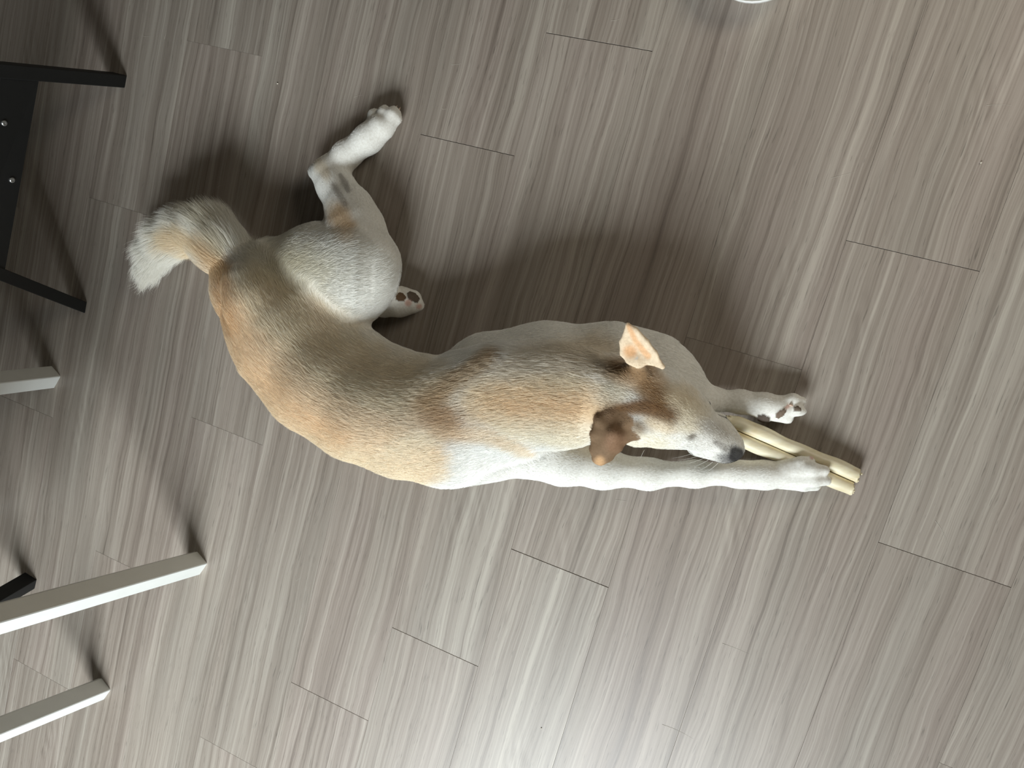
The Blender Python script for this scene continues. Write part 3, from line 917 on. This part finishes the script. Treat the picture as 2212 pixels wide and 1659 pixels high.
def claw(a, b, r_=.0027):
    a, b = P(*a), P(*b)
    ax = b - a; L = np.linalg.norm(ax); ax = ax / L
    s1 = np.cross(ax, [0, 0, 1.0]); s1 /= np.linalg.norm(s1); s2 = np.cross(s1, ax)
    v, fcs = [], []; n = 8; ks = 5
    for i in range(ks):
        t = i / (ks - 1); rr = r_ * (1 - t) ** .6 + .0002
        c = a + ax * L * t - np.array([0, 0, .003]) * t * t
        for j in range(n):
            an = 2 * math.pi * j / n
            v.append(c + (s1 * math.cos(an) * .75 + s2 * math.sin(an)) * rr - org)
            v[-1][2] = max(v[-1][2], .0004)
    for i in range(ks - 1):
        for j in range(n):
            k = (j + 1) % n
            fcs.append((i * n + j, i * n + k, (i + 1) * n + k, (i + 1) * n + j))
    fcs.append(tuple(range(n))[::-1]); fcs.append(tuple((ks - 1) * n + j for j in range(n)))
    mesh_obj('claw', v, fcs, M_claw, root, smooth=True)
claw((830, 236, .022), (824, 226, .012)); claw((851, 238, .022), (857, 227, .012)); claw((858, 246, .016), (864, 230, .008)); claw((808, 244, .02), (804, 236, .01))
claw((900, 658, .028), (917, 657, .016)); claw((893, 650, .034), (884, 651, .042))
claw((1728, 864, .026), (1744, 866, .012)); claw((1706, 874, .044), (1716, 878, .040)); claw((1730, 888, .03), (1742, 886, .018))
claw((1748, 993, .038), (1757, 985, .030)); claw((1780, 1014, .042), (1792, 1009, .034)); claw((1783, 1040, .038), (1795, 1044, .028)); claw((1762, 1051, .022), (1774, 1056, .010))
def hairs(name, curves, r_, mat, parent, off, label=None, kind=None):
    v, fcs = [], []
    for pts in curves:
        pts = [np.array(p, float) for p in pts]; o0 = len(v)
        for i, p in enumerate(pts):
            t = pts[min(i + 1, len(pts) - 1)] - pts[max(i - 1, 0)]; t = t / (np.linalg.norm(t) + 1e-9)
            s1 = np.cross(t, [0, 0, 1.0]); s1 = s1 / (np.linalg.norm(s1) + 1e-9); s2 = np.cross(s1, t)
            rr = r_ * (1 - .8 * i / (len(pts) - 1))
            for j in range(3):
                an = 2 * math.pi * j / 3
                v.append(p + (s1 * math.cos(an) + s2 * math.sin(an)) * rr - off)
        for i in range(len(pts) - 1):
            for j in range(3):
                k = (j + 1) % 3
                fcs.append((o0 + i * 3 + j, o0 + i * 3 + k, o0 + i * 3 + 3 + k, o0 + i * 3 + 3 + j))
    o = mesh_obj(name, v, fcs, mat, parent)
    if label: o['label'] = label
    if kind: o['kind'] = kind
    return o
wh = []
def wcurve(a, b, sagz=.006):
    a, b = P(*a), P(*b)
    return [a + (b - a) * t + np.array([0, 0, sagz]) * math.sin(t * 3.14) for t in np.linspace(0, 1, 7)]
for (a, b) in (((1510, 985, .085), (1466, 994, .06)), ((1520, 990, .085), (1478, 1003, .055)), ((1530, 994, .08), (1495, 1010, .05)),
               ((1540, 998, .078), (1512, 1016, .048)), ((1552, 1000, .075), (1524, 1022, .046)), ((1502, 978, .09), (1452, 990, .07)),
               ((1548, 908, .10), (1562, 880, .09)), ((1540, 903, .11), (1566, 896, .10)), ((1536, 898, .12), (1552, 874, .12)),
               ((1545, 912, .1), (1572, 905, .10)), ((1575, 925, .08), (1592, 915, .07)), ((1392, 972, .12), (1384, 990, .11))):
    wh.append(wcurve(a, b))
hairs('whisker', wh, .00028, M_whisk, root, org, kind='stuff')

# ------------------------------------------------------------------ shed hairs and crumbs on the floor
r4 = np.random.default_rng(5)
sp = [(355, 85, 30, -60), (310, 78, 30, 15), (1795, 385, 45, -12), (2130, 228, 40, -2), (2020, 1125, 55, 50), (1560, 1390, 60, 12),
      (1330, 1080, 30, 0), (470, 405, 24, -30), (765, 210, 24, -20), (1320, 45, 20, 10), (975, 140, 25, 5), (1430, 1565, 70, 8), (640, 1255, 20, -40), (955, 235, 14, 20)]
cv = []
for (px, py, ln, an) in sp:
    a = P(px, py); d = np.array([math.cos(math.radians(an)), -math.sin(math.radians(an)), 0]); n = np.array([-d[1], d[0], 0])
    bend = r4.uniform(-.3, .3)
    cv.append([a + d * ln * .0008 * t + n * ln * .0008 * bend * t * t + np.array([0, 0, .0004]) for t in np.linspace(0, 1, 7)])
o = hairs('shed_hair', cv, .00022, M_shed, None, np.zeros(3), kind='stuff')
tag(o, 'fine pale dog hairs shed here and there on the floor planks', 'hair')
for i, (px, py, r_, lb) in enumerate(((600, 181, .0016, 'tiny pale crumb on the floor above the raised hind paw, left of it'),
                                  (2118, 352, .0014, 'tiny pale crumb on the floor near the right edge, upper part'),
                                  (1169, 1573, .0014, 'tiny pale crumb on the floor at the bottom, below the dog'))):
    vs = []
    for dx, dy, dz in ((1, 0, 0), (-1, 0, 0), (0, 1, 0), (0, -1, 0), (0, 0, 1), (0, 0, -1), (.7, .7, .3), (-.7, .6, .2)):
        vs.append(np.array([dx, dy, dz]) * r_ * r4.uniform(.7, 1.2))
    vs = np.array(vs)
    import bmesh
    bm = bmesh.new(); [bm.verts.new(tuple(x)) for x in vs]; bmesh.ops.convex_hull(bm, input=bm.verts[:])
    mm = bpy.data.meshes.new('crumb'); bm.to_mesh(mm); bm.free(); mm.materials.append(M_crumb)
    o = bpy.data.objects.new('crumb', mm); COL.objects.link(o)
    p = P(px, py); o.location = (p[0], p[1], -vs[:, 2].min())
    tag(o, lb, 'crumb')
